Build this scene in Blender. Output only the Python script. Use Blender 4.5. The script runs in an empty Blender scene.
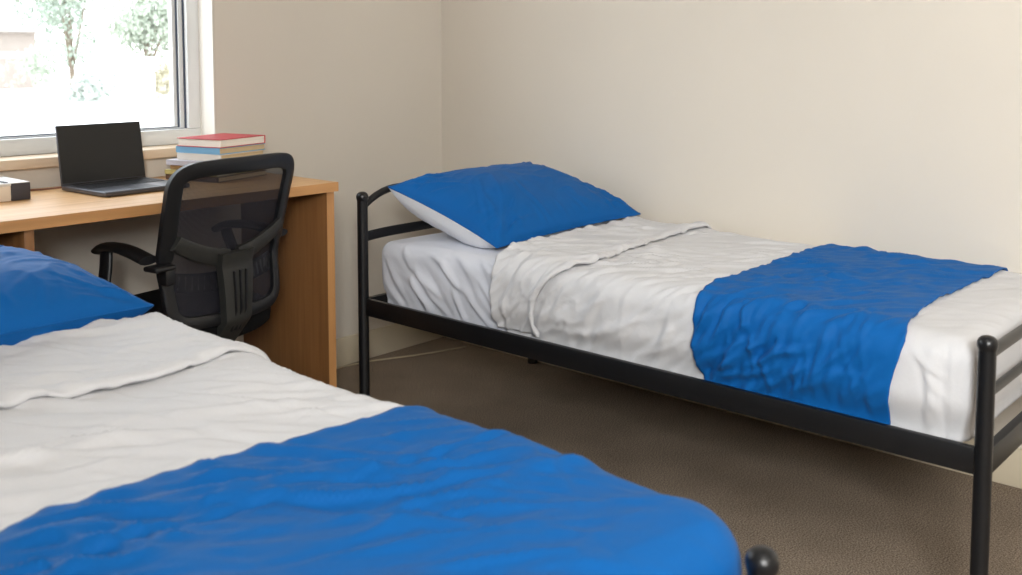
import bpy, bmesh, math, random
import numpy as np
from mathutils import Vector, Matrix, Euler
random.seed(7)
sc = bpy.context.scene
COL = sc.collection

# ------------------------------------------------------------------ materials
def srgb(r, g, b):
    def f(c):
        c /= 255.0
        return c / 12.92 if c <= 0.04045 else ((c + 0.055) / 1.055) ** 2.4
    return (f(r), f(g), f(b), 1.0)

def mat(name, col, rough=0.6, metal=0.0, spec=0.5, noise=0.0, nscale=20.0, bump=0.0, bscale=60.0, bdist=0.002,
        sheen=0.0, stretch=None, detail=4.0, coat=0.0, col2=None):
    m = bpy.data.materials.new(name); m.use_nodes = True
    nt = m.node_tree; N = nt.nodes; L = nt.links
    b = N['Principled BSDF']
    b.inputs['Base Color'].default_value = col
    b.inputs['Roughness'].default_value = rough
    b.inputs['Metallic'].default_value = metal
    b.inputs['Specular IOR Level'].default_value = spec
    b.inputs['Coat Weight'].default_value = coat
    if sheen:
        b.inputs['Sheen Weight'].default_value = sheen
        b.inputs['Sheen Roughness'].default_value = 0.5
    tc = N.new('ShaderNodeTexCoord'); mp = N.new('ShaderNodeMapping')
    L.new(tc.outputs['Object'], mp.inputs['Vector'])
    if stretch: mp.inputs['Scale'].default_value = stretch
    if noise or col2:
        n = N.new('ShaderNodeTexNoise'); n.inputs['Scale'].default_value = nscale
        n.inputs['Detail'].default_value = detail
        L.new(mp.outputs[0], n.inputs['Vector'])
        r = N.new('ShaderNodeValToRGB')
        c2 = col2 if col2 else tuple(c * (1 - noise) for c in col[:3]) + (1,)
        r.color_ramp.elements[0].position = 0.3; r.color_ramp.elements[1].position = 0.7
        r.color_ramp.elements[0].color = c2; r.color_ramp.elements[1].color = col
        L.new(n.outputs['Fac'], r.inputs[0]); L.new(r.outputs[0], b.inputs['Base Color'])
    if bump:
        n2 = N.new('ShaderNodeTexNoise'); n2.inputs['Scale'].default_value = bscale
        n2.inputs['Detail'].default_value = 5
        L.new(mp.outputs[0], n2.inputs['Vector'])
        bp = N.new('ShaderNodeBump'); bp.inputs['Strength'].default_value = bump
        bp.inputs['Distance'].default_value = bdist
        L.new(n2.outputs['Fac'], bp.inputs['Height']); L.new(bp.outputs[0], b.inputs['Normal'])
    return m

def wood(name, c1, c2, axis='x', rough=0.45):
    st = {'x': (1.2, 22, 22), 'y': (22, 1.2, 22), 'z': (22, 22, 1.2)}[axis]
    return mat(name, c1, rough, noise=1, col2=c2, nscale=2.2, detail=8, stretch=st, bump=0.08, bscale=5, bdist=0.001)

M = {}
M['wall'] = mat('wall_paint', srgb(219, 211, 199), 0.9, noise=0.04, nscale=1.5, bump=0.12, bscale=140, bdist=0.001, spec=0.2)
M['white_paint'] = mat('white_reveal_paint', srgb(240, 236, 228), 0.7, noise=0.02, nscale=3)
M['taupe'] = mat('taupe_bounce_cut', srgb(150, 140, 128), 0.9, noise=0.05, nscale=2)  # unseen walls made darker to cut the light they bounce
M['ceil'] = mat('ceiling_paint', srgb(214, 210, 204), 0.9, noise=0.02, nscale=2)
M['skirt'] = mat('skirting_paint', srgb(212, 200, 176), 0.5, noise=0.06, nscale=5)
M['sill'] = mat('sill_laminate', srgb(226, 203, 176), 0.5, noise=0.04, nscale=6)
M['pvc'] = mat('window_pvc', srgb(226, 228, 228), 0.35, noise=0.02, nscale=4)
M['gasket'] = mat('window_gasket', srgb(70, 80, 98), 0.5, noise=0.1)
M['steel'] = mat('black_powder_coat', srgb(20, 21, 24), 0.34, noise=0.2, nscale=30, bump=0.06, bscale=300, bdist=0.0005)
M['steel_slat'] = mat('black_slat_metal', srgb(26, 26, 28), 0.3, metal=0.3, noise=0.2)
M['bolt'] = mat('zinc_bolt', srgb(170, 170, 172), 0.3, metal=1.0, noise=0.1)
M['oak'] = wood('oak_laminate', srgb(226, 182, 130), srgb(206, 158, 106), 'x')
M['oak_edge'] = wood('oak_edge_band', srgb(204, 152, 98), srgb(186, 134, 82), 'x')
M['oak_panel_shaded'] = wood('oak_panel_shaded', srgb(152, 106, 64), srgb(130, 88, 50), 'z')  # oak with the shade under the desk top put into its colour
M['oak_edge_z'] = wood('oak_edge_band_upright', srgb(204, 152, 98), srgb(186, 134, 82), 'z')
M['plastic'] = mat('black_plastic', srgb(24, 25, 28), 0.38, noise=0.15, nscale=40, bump=0.1, bscale=500, bdist=0.0004)
M['plastic2'] = mat('charcoal_plastic', srgb(48, 48, 46), 0.5, noise=0.15, nscale=40, bump=0.1, bscale=500, bdist=0.0004)
M['seatcloth'] = mat('black_seat_cloth', srgb(12, 12, 14), 0.95, noise=0.3, nscale=200, bump=0.3, bscale=400, bdist=0.001, spec=0.2)
M['chrome'] = mat('chrome', srgb(210, 210, 212), 0.15, metal=1, noise=0.02)
M['lap'] = mat('laptop_metal', srgb(96, 96, 102), 0.35, metal=0.7, noise=0.05)
M['lapscreen'] = mat('laptop_black_glass', srgb(16, 16, 17), 0.35, noise=0.05)
M['keys'] = mat('laptop_keys', srgb(26, 26, 30), 0.5, noise=0.1)
M['rubber'] = mat('rubber', srgb(24, 24, 24), 0.8, noise=0.1)
M['page'] = mat('book_pages', srgb(246, 240, 228), 0.8, noise=0.15, nscale=3, stretch=(1, 1, 160), detail=2)
M['page_tan'] = mat('book_pages_tan', srgb(214, 190, 150), 0.8, noise=0.25, nscale=3, stretch=(1, 1, 160), detail=2)
for k, c in {'red': (196, 62, 72), 'blue': (126, 178, 214), 'cream': (232, 224, 214), 'lavender': (206, 202, 212), 'tan': (176, 138, 96),
             'yellow': (196, 182, 120), 'brown': (92, 70, 58), 'grey': (120, 118, 122)}.items():
    M['bk_' + k] = mat('book_cover_' + k, srgb(*c), 0.45, noise=0.08, nscale=12, bump=0.05, bscale=300)
M['boxcream'] = mat('box_cream_card', srgb(232, 218, 200), 0.6, noise=0.04)
M['boxdark'] = mat('box_dark_card', srgb(62, 60, 66), 0.5, noise=0.08)
M['boxlid'] = mat('box_lid_card', srgb(224, 222, 220), 0.6, noise=0.04)
M['cable'] = mat('cable_brown', srgb(120, 72, 48), 0.5, noise=0.1)
M['cable2'] = mat('cable_pale', srgb(176, 160, 134), 0.5, noise=0.1)
M['socket'] = mat('socket_white', srgb(235, 233, 228), 0.4, noise=0.02)

def cloth_mat(name, col, rough, bump, sheen, weave=0.05):
    m = mat(name, col, rough, sheen=sheen, spec=0.15)
    nt = m.node_tree; N = nt.nodes; L = nt.links; b = N['Principled BSDF']
    tc = N.new('ShaderNodeTexCoord')
    mp = N.new('ShaderNodeMapping'); mp.inputs['Rotation'].default_value = (0, 0, 0.84)
    mp.inputs['Scale'].default_value = (0.45, 1.4, 1.0)
    L.new(tc.outputs['Object'], mp.inputs['Vector'])
    n = N.new('ShaderNodeTexNoise'); n.inputs['Scale'].default_value = 11; n.inputs['Detail'].default_value = 3
    n.inputs['Distortion'].default_value = 0.9
    L.new(mp.outputs[0], n.inputs['Vector'])
    n3 = N.new('ShaderNodeTexNoise'); n3.inputs['Scale'].default_value = 900
    L.new(tc.outputs['Object'], n3.inputs['Vector'])
    b1 = N.new('ShaderNodeBump'); b1.inputs['Strength'].default_value = bump; b1.inputs['Distance'].default_value = 0.012
    b2 = N.new('ShaderNodeBump'); b2.inputs['Strength'].default_value = weave; b2.inputs['Distance'].default_value = 0.001
    L.new(n.outputs['Fac'], b1.inputs['Height']); L.new(n3.outputs['Fac'], b2.inputs['Height'])
    L.new(b1.outputs[0], b2.inputs['Normal']); L.new(b2.outputs[0], b.inputs['Normal'])
    n4 = N.new('ShaderNodeTexNoise'); n4.inputs['Scale'].default_value = 500
    L.new(tc.outputs['Object'], n4.inputs['Vector'])
    r = N.new('ShaderNodeValToRGB')
    r.color_ramp.elements[0].color = tuple(c * 0.9 for c in col[:3]) + (1,); r.color_ramp.elements[1].color = col
    L.new(n4.outputs['Fac'], r.inputs[0]); L.new(r.outputs[0], b.inputs['Base Color'])
    return m
M['sheet'] = cloth_mat('sheet_white', srgb(220, 223, 233), 0.75, 0.25, 0.1)
M['duvet'] = cloth_mat('duvet_white', srgb(215, 215, 218), 0.8, 0.3, 0.1)
M['blue'] = cloth_mat('blue_cotton', srgb(7, 93, 166), 0.65, 0.2, 0.03)
M['pillowwhite'] = cloth_mat('pillow_white', srgb(236, 237, 242), 0.75, 0.3, 0.1)

def carpet():
    m = bpy.data.materials.new('carpet'); m.use_nodes = True
    nt = m.node_tree; N = nt.nodes; L = nt.links; b = N['Principled BSDF']
    b.inputs['Roughness'].default_value = 0.95; b.inputs['Specular IOR Level'].default_value = 0.1
    tc = N.new('ShaderNodeTexCoord')
    n1 = N.new('ShaderNodeTexNoise'); n1.inputs['Scale'].default_value = 260; n1.inputs['Detail'].default_value = 3
    n2 = N.new('ShaderNodeTexNoise'); n2.inputs['Scale'].default_value = 5; n2.inputs['Detail'].default_value = 5
    for n in (n1, n2): L.new(tc.outputs['Object'], n.inputs['Vector'])
    r1 = N.new('ShaderNodeValToRGB'); r1.color_ramp.elements[0].position = 0.32; r1.color_ramp.elements[1].position = 0.68
    r1.color_ramp.elements[0].color = srgb(92, 80, 69); r1.color_ramp.elements[1].color = srgb(176, 160, 142)
    r2 = N.new('ShaderNodeValToRGB'); r2.color_ramp.elements[0].position = 0.3; r2.color_ramp.elements[1].position = 0.7
    r2.color_ramp.elements[0].color = (0.8, 0.79, 0.78, 1); r2.color_ramp.elements[1].color = (1, 1, 1, 1)
    mx = N.new('ShaderNodeMix'); mx.data_type = 'RGBA'; mx.blend_type = 'MULTIPLY'; mx.inputs[0].default_value = 1
    L.new(n1.outputs['Fac'], r1.inputs[0]); L.new(n2.outputs['Fac'], r2.inputs[0])
    L.new(r1.outputs[0], mx.inputs[6]); L.new(r2.outputs[0], mx.inputs[7]); L.new(mx.outputs[2], b.inputs['Base Color'])
    bp = N.new('ShaderNodeBump'); bp.inputs['Strength'].default_value = 0.3; bp.inputs['Distance'].default_value = 0.002
    n3 = N.new('ShaderNodeTexNoise'); n3.inputs['Scale'].default_value = 520
    L.new(tc.outputs['Object'], n3.inputs['Vector']); L.new(n3.outputs['Fac'], bp.inputs['Height'])
    L.new(bp.outputs[0], b.inputs['Normal'])
    return m
M['carpet'] = carpet()

def mesh_fabric():
    m = bpy.data.materials.new('chair_net'); m.use_nodes = True
    nt = m.node_tree; N = nt.nodes; L = nt.links; b = N['Principled BSDF']
    b.inputs['Base Color'].default_value = srgb(26, 26, 36); b.inputs['Roughness'].default_value = 0.8
    tr = N.new('ShaderNodeBsdfTransparent'); mx = N.new('ShaderNodeMixShader')
    tc = N.new('ShaderNodeTexCoord')
    w = N.new('ShaderNodeTexWave'); w.bands_direction = 'X'; w.inputs['Scale'].default_value = 90; w.inputs['Distortion'].default_value = 1.5
    w.inputs['Detail'].default_value = 1
    L.new(tc.outputs['Object'], w.inputs['Vector'])
    r = N.new('ShaderNodeValToRGB')
    r.color_ramp.elements[0].color = (0.70, 0.70, 0.70, 1); r.color_ramp.elements[1].color = (0.92, 0.92, 0.92, 1)
    L.new(w.outputs['Fac'], r.inputs[0]); L.new(r.outputs[0], mx.inputs[0])
    L.new(tr.outputs[0], mx.inputs[1]); L.new(b.outputs[0], mx.inputs[2])
    L.new(mx.outputs[0], N['Material Output'].inputs['Surface'])
    return m
M['net'] = mesh_fabric()

def glass():
    m = bpy.data.materials.new('window_glass'); m.use_nodes = True
    nt = m.node_tree; N = nt.nodes; L = nt.links; N.remove(N['Principled BSDF'])
    tr = N.new('ShaderNodeBsdfTransparent'); tr.inputs[0].default_value = (0.97, 0.98, 0.98, 1)
    gl = N.new('ShaderNodeBsdfGlossy'); gl.inputs['Roughness'].default_value = 0.02
    mx = N.new('ShaderNodeMixShader'); mx.inputs[0].default_value = 0.05
    L.new(tr.outputs[0], mx.inputs[1]); L.new(gl.outputs[0], mx.inputs[2])
    L.new(mx.outputs[0], N['Material Output'].inputs['Surface'])
    return m
M['glass'] = glass()

# ------------------------------------------------------------------ helpers
def obj(name, bm, m, parent=None, smooth=False, angle=None):
    me = bpy.data.meshes.new(name)
    bmesh.ops.recalc_face_normals(bm, faces=bm.faces)
    bm.to_mesh(me); bm.free()
    if smooth or angle:
        for p in me.polygons: p.use_smooth = True
    me.materials.append(m)
    o = bpy.data.objects.new(name, me); COL.objects.link(o)
    if angle:
        # sharp edges by angle, smooth elsewhere
        b2 = bmesh.new(); b2.from_mesh(me)
        for e in b2.edges:
            if len(e.link_faces) == 2 and e.calc_face_angle(0) > math.radians(angle): e.smooth = False
        b2.to_mesh(me); b2.free()
    if parent: o.parent = parent
    return o

def empty(name, label, cat, loc=(0, 0, 0), rotz=0, group=None):
    o = bpy.data.objects.new(name, None); COL.objects.link(o)
    o.empty_display_size = 0.1
    o.location = loc; o.rotation_euler = (0, 0, rotz)
    o['label'] = label; o['category'] = cat
    if group: o['group'] = group
    return o

def tag(o, label, cat, group=None):
    o['label'] = label; o['category'] = cat
    if group: o['group'] = group
    return o

def struct(o):
    o['kind'] = 'structure'; return o

def box(bm, lo, hi, bev=0.0, seg=2, mtx=None):
    lo = Vector(lo); hi = Vector(hi)
    r = bmesh.ops.create_cube(bm, size=1)
    vs = r['verts']
    for v in vs:
        v.co = Vector(((lo.x + hi.x) / 2 + v.co.x * (hi.x - lo.x), (lo.y + hi.y) / 2 + v.co.y * (hi.y - lo.y), (lo.z + hi.z) / 2 + v.co.z * (hi.z - lo.z)))
    if bev:
        es = list({e for v in vs for e in v.link_edges})
        r2 = bmesh.ops.bevel(bm, geom=es, offset=bev, segments=seg, affect='EDGES', profile=0.5)
        vs = list({v for f in r2['faces'] for v in f.verts} | {v for v in vs if v.is_valid})
    if mtx is not None:
        bmesh.ops.transform(bm, matrix=mtx, verts=[v for v in vs if v.is_valid])
    return vs

def tube(bm, pts, r, seg=16, cap=True, flat=None, ref=None):
    """sweep a circle (or ellipse flat=(rw, rh)) along pts; r scalar or list"""
    pts = [Vector(p) for p in pts]; n = len(pts)
    rings = []
    up = Vector((0, 0, 1))
    for i, p in enumerate(pts):
        t = (pts[min(i + 1, n - 1)] - pts[max(i - 1, 0)]).normalized()
        u = Vector(ref) if ref else (up if abs(t.dot(up)) < 0.95 else Vector((0, 1, 0)))
        a = t.cross(u).normalized(); b = a.cross(t).normalized()
        rr = r[i] if isinstance(r, (list, tuple)) else r
        ra, rb = (rr, rr) if flat is None else flat
        rings.append([bm.verts.new(p + a * ra * math.cos(2 * math.pi * k / seg) + b * rb * math.sin(2 * math.pi * k / seg)) for k in range(seg)])
    for i in range(n - 1):
        for k in range(seg):
            bm.faces.new((rings[i][k], rings[i][(k + 1) % seg], rings[i + 1][(k + 1) % seg], rings[i + 1][k]))
    if cap:
        bm.faces.new(rings[0][::-1]); bm.faces.new(rings[-1])

def smooth_path(ctrl, n=12):
    """Catmull-Rom through control points"""
    P = [Vector(c) for c in ctrl]; P = [2 * P[0] - P[1]] + P + [2 * P[-1] - P[-2]]
    out = []
    for i in range(1, len(P) - 2):
        for k in range(n):
            t = k / n
            out.append(0.5 * ((2 * P[i]) + (-P[i - 1] + P[i + 1]) * t + (2 * P[i - 1] - 5 * P[i] + 4 * P[i + 1] - P[i + 2]) * t * t + (-P[i - 1] + 3 * P[i] - 3 * P[i + 1] + P[i + 2]) * t ** 3))
    out.append(P[-2]); return out

def lathe(bm, prof, c=(0, 0, 0), seg=24):
    """prof: list of (r, z) from bottom to top"""
    c = Vector(c); rings = []
    for r, z in prof:
        if r < 1e-6: rings.append([bm.verts.new(c + Vector((0, 0, z)))])
        else: rings.append([bm.verts.new(c + Vector((r * math.cos(2 * math.pi * k / seg), r * math.sin(2 * math.pi * k / seg), z))) for k in range(seg)])
    for a, b in zip(rings[:-1], rings[1:]):
        for k in range(seg):
            k2 = (k + 1) % seg
            if len(a) == 1 and len(b) == 1: continue
            if len(a) == 1: bm.faces.new((a[0], b[k2], b[k]))
            elif len(b) == 1: bm.faces.new((a[k], a[k2], b[0]))
            else: bm.faces.new((a[k], a[k2], b[k2], b[k]))
    if len(rings[0]) > 1: bm.faces.new(rings[0][::-1])
    if len(rings[-1]) > 1: bm.faces.new(rings[-1])

def quick(name, lo, hi, m, parent=None, bev=0.0):
    bm = bmesh.new(); box(bm, lo, hi, bev)
    return obj(name, bm, m, parent, angle=35 if bev else None)

# ------------------------------------------------------------------ room
RX0, RX1, RY0, RY1, RH = -3.7, 0.0, -5.2, 0.0, 2.55
WX0, WX1, WZ0, WZ1 = -2.75, -1.05, 0.872, 2.05      # window in the desk wall

struct(quick('floor', (RX0 - 0.2, RY0 - 0.2, -0.1), (RX1 + 0.2, RY1 + 0.2, 0), M['carpet']))
struct(quick('ceiling', (RX0 - 0.2, RY0 - 0.2, RH), (RX1 + 0.2, RY1 + 0.2, RH + 0.1), M['ceil']))
struct(quick('wall_right', (0, RY0 - 0.2, 0), (0.2, RY1 + 0.2, RH), M['wall']))
bm = bmesh.new(); box(bm, (RX0 - 0.2, RY0 - 0.2, 0), (RX1, RY0, RH))
struct(obj('wall_near', bm, M['taupe']))
bm = bmesh.new()
T = 0.2
box(bm, (RX0 - 0.2, 0, 0), (WX0, T, RH)); box(bm, (WX1, 0, 0), (0, T, RH))
box(bm, (WX0, 0, 0), (WX1, T, WZ0 - 0.03)); box(bm, (WX0, 0, WZ1), (WX1, T, RH))
struct(obj('wall_far', bm, M['wall']))
LY0, LY1, LZ0, LZ1 = -4.7, -3.5, 1.5, 2.35   # high window in the left wall
bm = bmesh.new()
box(bm, (RX0 - 0.2, RY0, 0), (RX0, LY0, RH)); box(bm, (RX0 - 0.2, LY1, 0), (RX0, 0, RH))
box(bm, (RX0 - 0.2, LY0, 0), (RX0, LY1, LZ0)); box(bm, (RX0 - 0.2, LY0, LZ1), (RX0, LY1, RH))
struct(obj('wall_left', bm, M['taupe']))

def skirting(name, lo, hi, face):
    bm = bmesh.new(); box(bm, lo, hi, 0.004)
    return struct(obj(name, bm, M['skirt'], angle=35))
skirting('baseboard_far', (RX0, -0.014, 0), (0, 0, 0.108), 'y')
skirting('baseboard_right', (-0.014, RY0, 0), (0, -0.014, 0.108), 'x')
skirting('baseboard_left', (RX0, RY0, 0), (RX0 + 0.014, -0.014, 0.108), 'x')

# window above the desk
w = empty('window_1', '', '', (0, 0, 0)); del w['label']; del w['category']; w['kind'] = 'structure'
FY0, FY1 = 0.085, 0.15
def frame(name, x0, x1, z0, z1, wd, y0, y1, m, par, bev=0.004, wb=None):
    bm = bmesh.new(); wb = wb or wd
    box(bm, (x0, y0, z0), (x1, y1, z0 + wb), bev); box(bm, (x0, y0, z1 - wd), (x1, y1, z1), bev)
    box(bm, (x0, y0, z0 + wb), (x0 + wd, y1, z1 - wd), bev); box(bm, (x1 - wd, y0, z0 + wb), (x1, y1, z1 - wd), bev)
    return obj(name, bm, m, par, angle=35)
frame('window_frame', WX0, WX1, WZ0, WZ1, 0.047, FY0, FY1, M['pvc'], w, wb=0.050)
def ring(name, i, ib, wd, wb, y0, y1, m, bev=0):
    frame(name, WX0 + i, WX1 - i, WZ0 + ib, WZ1 - i, wd, y0, y1, m, w, bev, wb=wb)
ring('gasket', 0.047, 0.050, 0.005, 0.001, 0.1, 0.145, M['gasket'])
ring('sash', 0.052, 0.051, 0.014, 0.003, 0.105, 0.145, M['pvc'])
ring('gasket', 0.066, 0.054, 0.004, 0.002, 0.112, 0.14, M['gasket'])
ring('glazing_bead', 0.070, 0.056, 0.012, 0.002, 0.118, 0.14, M['pvc'])
quick('pane', (WX0 + 0.08, 0.128, WZ0 + 0.056), (WX1 - 0.08, 0.132, WZ1 - 0.08), M['glass'], w)
quick('window_sill', (WX0 - 0.02, -0.025, WZ0 - 0.03), (WX1 + 0.0, 0.10, WZ0), M['sill'], w, 0.004)
# white lining of the window reveal
bm = bmesh.new()
box(bm, (WX1 - 0.004, 0.0, WZ0), (WX1 + 0.001, 0.10, WZ1)); box(bm, (WX0 - 0.001, 0.0, WZ0), (WX0 + 0.004, 0.10, WZ1))
box(bm, (WX0, 0.0, WZ1 - 0.004), (WX1, 0.10, WZ1 + 0.001))
obj('reveal_lining', bm, M['white_paint'], w)

w3 = empty('window_2', '', ''); del w3['label']; del w3['category']; w3['kind'] = 'structure'
bm = bmesh.new()
for (a, b, c, d) in ((LY0, LY1, LZ0, LZ0 + 0.05), (LY0, LY1, LZ1 - 0.05, LZ1), (LY0, LY0 + 0.05, LZ0 + 0.05, LZ1 - 0.05), (LY1 - 0.05, LY1, LZ0 + 0.05, LZ1 - 0.05)):
    box(bm, (RX0 - 0.13, a, c), (RX0 - 0.07, b, d), 0.004)
obj('window_frame', bm, M['pvc'], w3, angle=35)
quick('pane', (RX0 - 0.102, LY0 + 0.04, LZ0 + 0.04), (RX0 - 0.098, LY1 - 0.04, LZ1 - 0.04), M['glass'], w3)

# ------------------------------------------------------------------ cloth on a bed
def fold_set(seed, n, amin, amax, bmin, bmax, ang, spread, L, W, A, curl=0.02):
    rs = np.random.RandomState(seed)
    F = []
    for _ in range(n):
        F.append(dict(a=rs.uniform(amin, amax), b=rs.uniform(bmin, bmax), t=math.radians(ang + rs.normal() * spread),
                      L=rs.uniform(*L), W=rs.uniform(*W), A=rs.uniform(*A) * (1 if rs.rand() < 0.8 else -0.7),
                      c=rs.uniform(-curl, curl), ph=rs.uniform(0, 6.28), k=rs.uniform(0.02, 0.05)))
    return F

def fold_eval(F, a, b):
    h = np.zeros_like(a)
    for f in F:
        ca, sa = math.cos(f['t']), math.sin(f['t'])
        u = (a - f['a']) * ca + (b - f['b']) * sa
        v = -(a - f['a']) * sa + (b - f['b']) * ca
        v = v + f['c'] * (u / f['L']) ** 2 * 2 + 0.008 * np.sin(u / f['k'] * 0.35 + f['ph'])
        win = np.exp(-(u / f['L']) ** 2 * 2.2)
        w = f['W'] * (0.7 + 0.3 * win)
        d = v / w
        # sharp-crested ridge with a shallow trough beside it
        h += f['A'] * win * (np.exp(-np.abs(d) ** 1.8 * 1.1) - 0.55 * np.exp(-((d - 1.35) / 0.95) ** 2))
    return h

def perlin(x, y, seed):
    rs = np.random.RandomState(seed); perm = rs.permutation(512); ang = rs.rand(512) * 2 * np.pi
    gx, gy = np.cos(ang), np.sin(ang)
    xi = np.floor(x).astype(int); yi = np.floor(y).astype(int); xf = x - xi; yf = y - yi
    def g(ix, iy, dx, dy):
        k = perm[(perm[ix & 511] + iy) & 511]
        return gx[k] * dx + gy[k] * dy
    u = xf ** 3 * (xf * (xf * 6 - 15) + 10); v = yf ** 3 * (yf * (yf * 6 - 15) + 10)
    a_ = g(xi, yi, xf, yf) * (1 - u) + g(xi + 1, yi, xf - 1, yf) * u
    b_ = g(xi, yi + 1, xf, yf - 1) * (1 - u) + g(xi + 1, yi + 1, xf - 1, yf - 1) * u
    return (a_ * (1 - v) + b_ * v) * 1.4

def crease_net(a, b, ang, L, W, amp, seed, warp=0.5, mask=True):
    """network of long creases running along direction ang (degrees)"""
    t = math.radians(ang)
    w1 = perlin(a * 3.1, b * 3.1, seed + 1); w2 = perlin(a * 6.3 + 9, b * 6.3, seed + 2)
    tt = t + w1 * warp
    u = (a * np.cos(t) + b * np.sin(t)) / L
    v = (-a * np.sin(t) + b * np.cos(t) + 0.035 * w1 * warp * 2 + 0.012 * w2) / W
    n1 = perlin(u + 20, v + 20, seed + 3); n2 = perlin(u * 2.1 + 5, v * 2.0 + 3, seed + 4)
    r1 = np.clip(1 - np.abs(n1) * 2.6, 0, 1) ** 2; r2 = np.clip(1 - np.abs(n2) * 2.6, 0, 1) ** 2
    h = r1 + 0.2 * r2 + 0.5 * n1
    if mask: h = h * np.clip(0.55 + 1.3 * perlin(a * 4 + 7, b * 4, seed + 5), 0.12, 1.3)
    return h * amp

def soft(x, k=0.003):
    return k * np.logaddexp(0, x / k) - k * 0.69

def low_noise(seed, a, b, scale, amp, n=14):
    rs = np.random.RandomState(seed); h = np.zeros_like(a)
    for _ in range(n):
        th = rs.uniform(0, 6.28); k = rs.uniform(0.5, 1.6) / scale * 6.28
        h += np.sin((a * math.cos(th) + b * math.sin(th)) * k + rs.uniform(0, 6.28))
    return h * amp / math.sqrt(n)

def rbox(name, lo, hi, r, step, disp, m, parent=None, open_y0=False, open_y1=False, open_bottom=True, bottom_round=False,
         y0f=None, y1f=None, solid=0.0, drop_to=None):
    """rounded box shell; y0 is the foot end (low y), y1 the head end.
    disp(a, b, nz, nx, ny, z) gives the displacement along the normal; y0f/y1f(a) bend the open ends."""
    lo = np.array(lo, float); hi = np.array(hi, float)
    n = [max(2, int(round((hi[i] - lo[i]) / step))) for i in range(3)]
    idx = {}; P = []
    def vid(i, j, k):
        key = (i, j, k)
        if key not in idx:
            idx[key] = len(P); P.append((i / n[0], j / n[1], k / n[2]))
        return idx[key]
    faces = []
    def grid(f, A, B):
        for i in range(A):
            for j in range(B): faces.append((f(i, j), f(i + 1, j), f(i + 1, j + 1), f(i, j + 1)))
    grid(lambda i, j: vid(i, j, n[2]), n[0], n[1])
    grid(lambda i, j: vid(0, j, i), n[2], n[1])
    grid(lambda i, j: vid(n[0], j, i), n[2], n[1])
    if not open_y0: grid(lambda i, j: vid(i, 0, j), n[0], n[2])
    if not open_y1: grid(lambda i, j: vid(i, n[1], j), n[0], n[2])
    if not open_bottom: grid(lambda i, j: vid(i, j, 0), n[0], n[1])
    T_ = np.array(P); p = lo + T_ * (hi - lo)
    il = lo + r; ih = hi - r
    if open_y0: il[1] = lo[1]
    if open_y1: ih[1] = hi[1]
    if not bottom_round: il[2] = lo[2]
    inner = np.clip(p, il, ih)
    d = p - inner
    ln = np.linalg.norm(d, axis=1)
    # interior-of-face points have a one-axis offset of exactly r
    nrm = d / np.maximum(ln, 1e-9)[:, None]
    pos = inner + nrm * r
    drop = hi[2] - pos[:, 2]
    a0 = pos[:, 0] + np.where(np.abs(nrm[:, 0]) > 1e-3, np.sign(nrm[:, 0]), 0) * drop
    ty = np.clip((pos[:, 1] - lo[1]) / (hi[1] - lo[1]), 0, 1)
    if y1f is not None: pos[:, 1] += y1f(a0) * ty
    if y0f is not None: pos[:, 1] += y0f(a0) * (1 - ty)
    nx, ny, nz = nrm[:, 0], nrm[:, 1], nrm[:, 2]
    wx = nx ** 2; wy = ny ** 2; s = np.maximum(wx + wy, 1e-6)
    side = np.where(wx + wy > 1e-4, 1, 0)
    a = pos[:, 0] + np.sign(nx) * drop * (wx / s) * side
    b = pos[:, 1] + np.sign(ny) * drop * (wy / s) * side
    h = disp(a, b, nrm, pos, ty)
    pos = pos + nrm * h[:, None]
    me = bpy.data.meshes.new(name)
    me.from_pydata([tuple(v) for v in pos], [], faces); me.update()
    b2 = bmesh.new(); b2.from_mesh(me); bmesh.ops.recalc_face_normals(b2, faces=b2.faces)
    # make sure the normals face outwards
    b2.faces.ensure_lookup_table()
    ftop = max(b2.faces, key=lambda f: f.calc_center_median().z)
    if ftop.normal.z < 0: bmesh.ops.reverse_faces(b2, faces=b2.faces)
    b2.to_mesh(me); b2.free()
    for q in me.polygons: q.use_smooth = True
    me.materials.append(m)
    o = bpy.data.objects.new(name, me); COL.objects.link(o)
    if parent: o.parent = parent
    if solid:
        md = o.modifiers.new('thickness', 'SOLIDIFY'); md.thickness = solid; md.offset = -1
    return o

def sstep(x, a, b):
    t = np.clip((x - a) / (b - a), 0, 1); return t * t * (3 - 2 * t)

def tuck(pos, nrm, z0, z1, amt):
    """pull the lower part of vertical faces inwards"""
    v = 1 - np.abs(nrm[:, 2])
    return -amt * (1 - sstep(pos[:, 2], z0, z1)) * v

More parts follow.
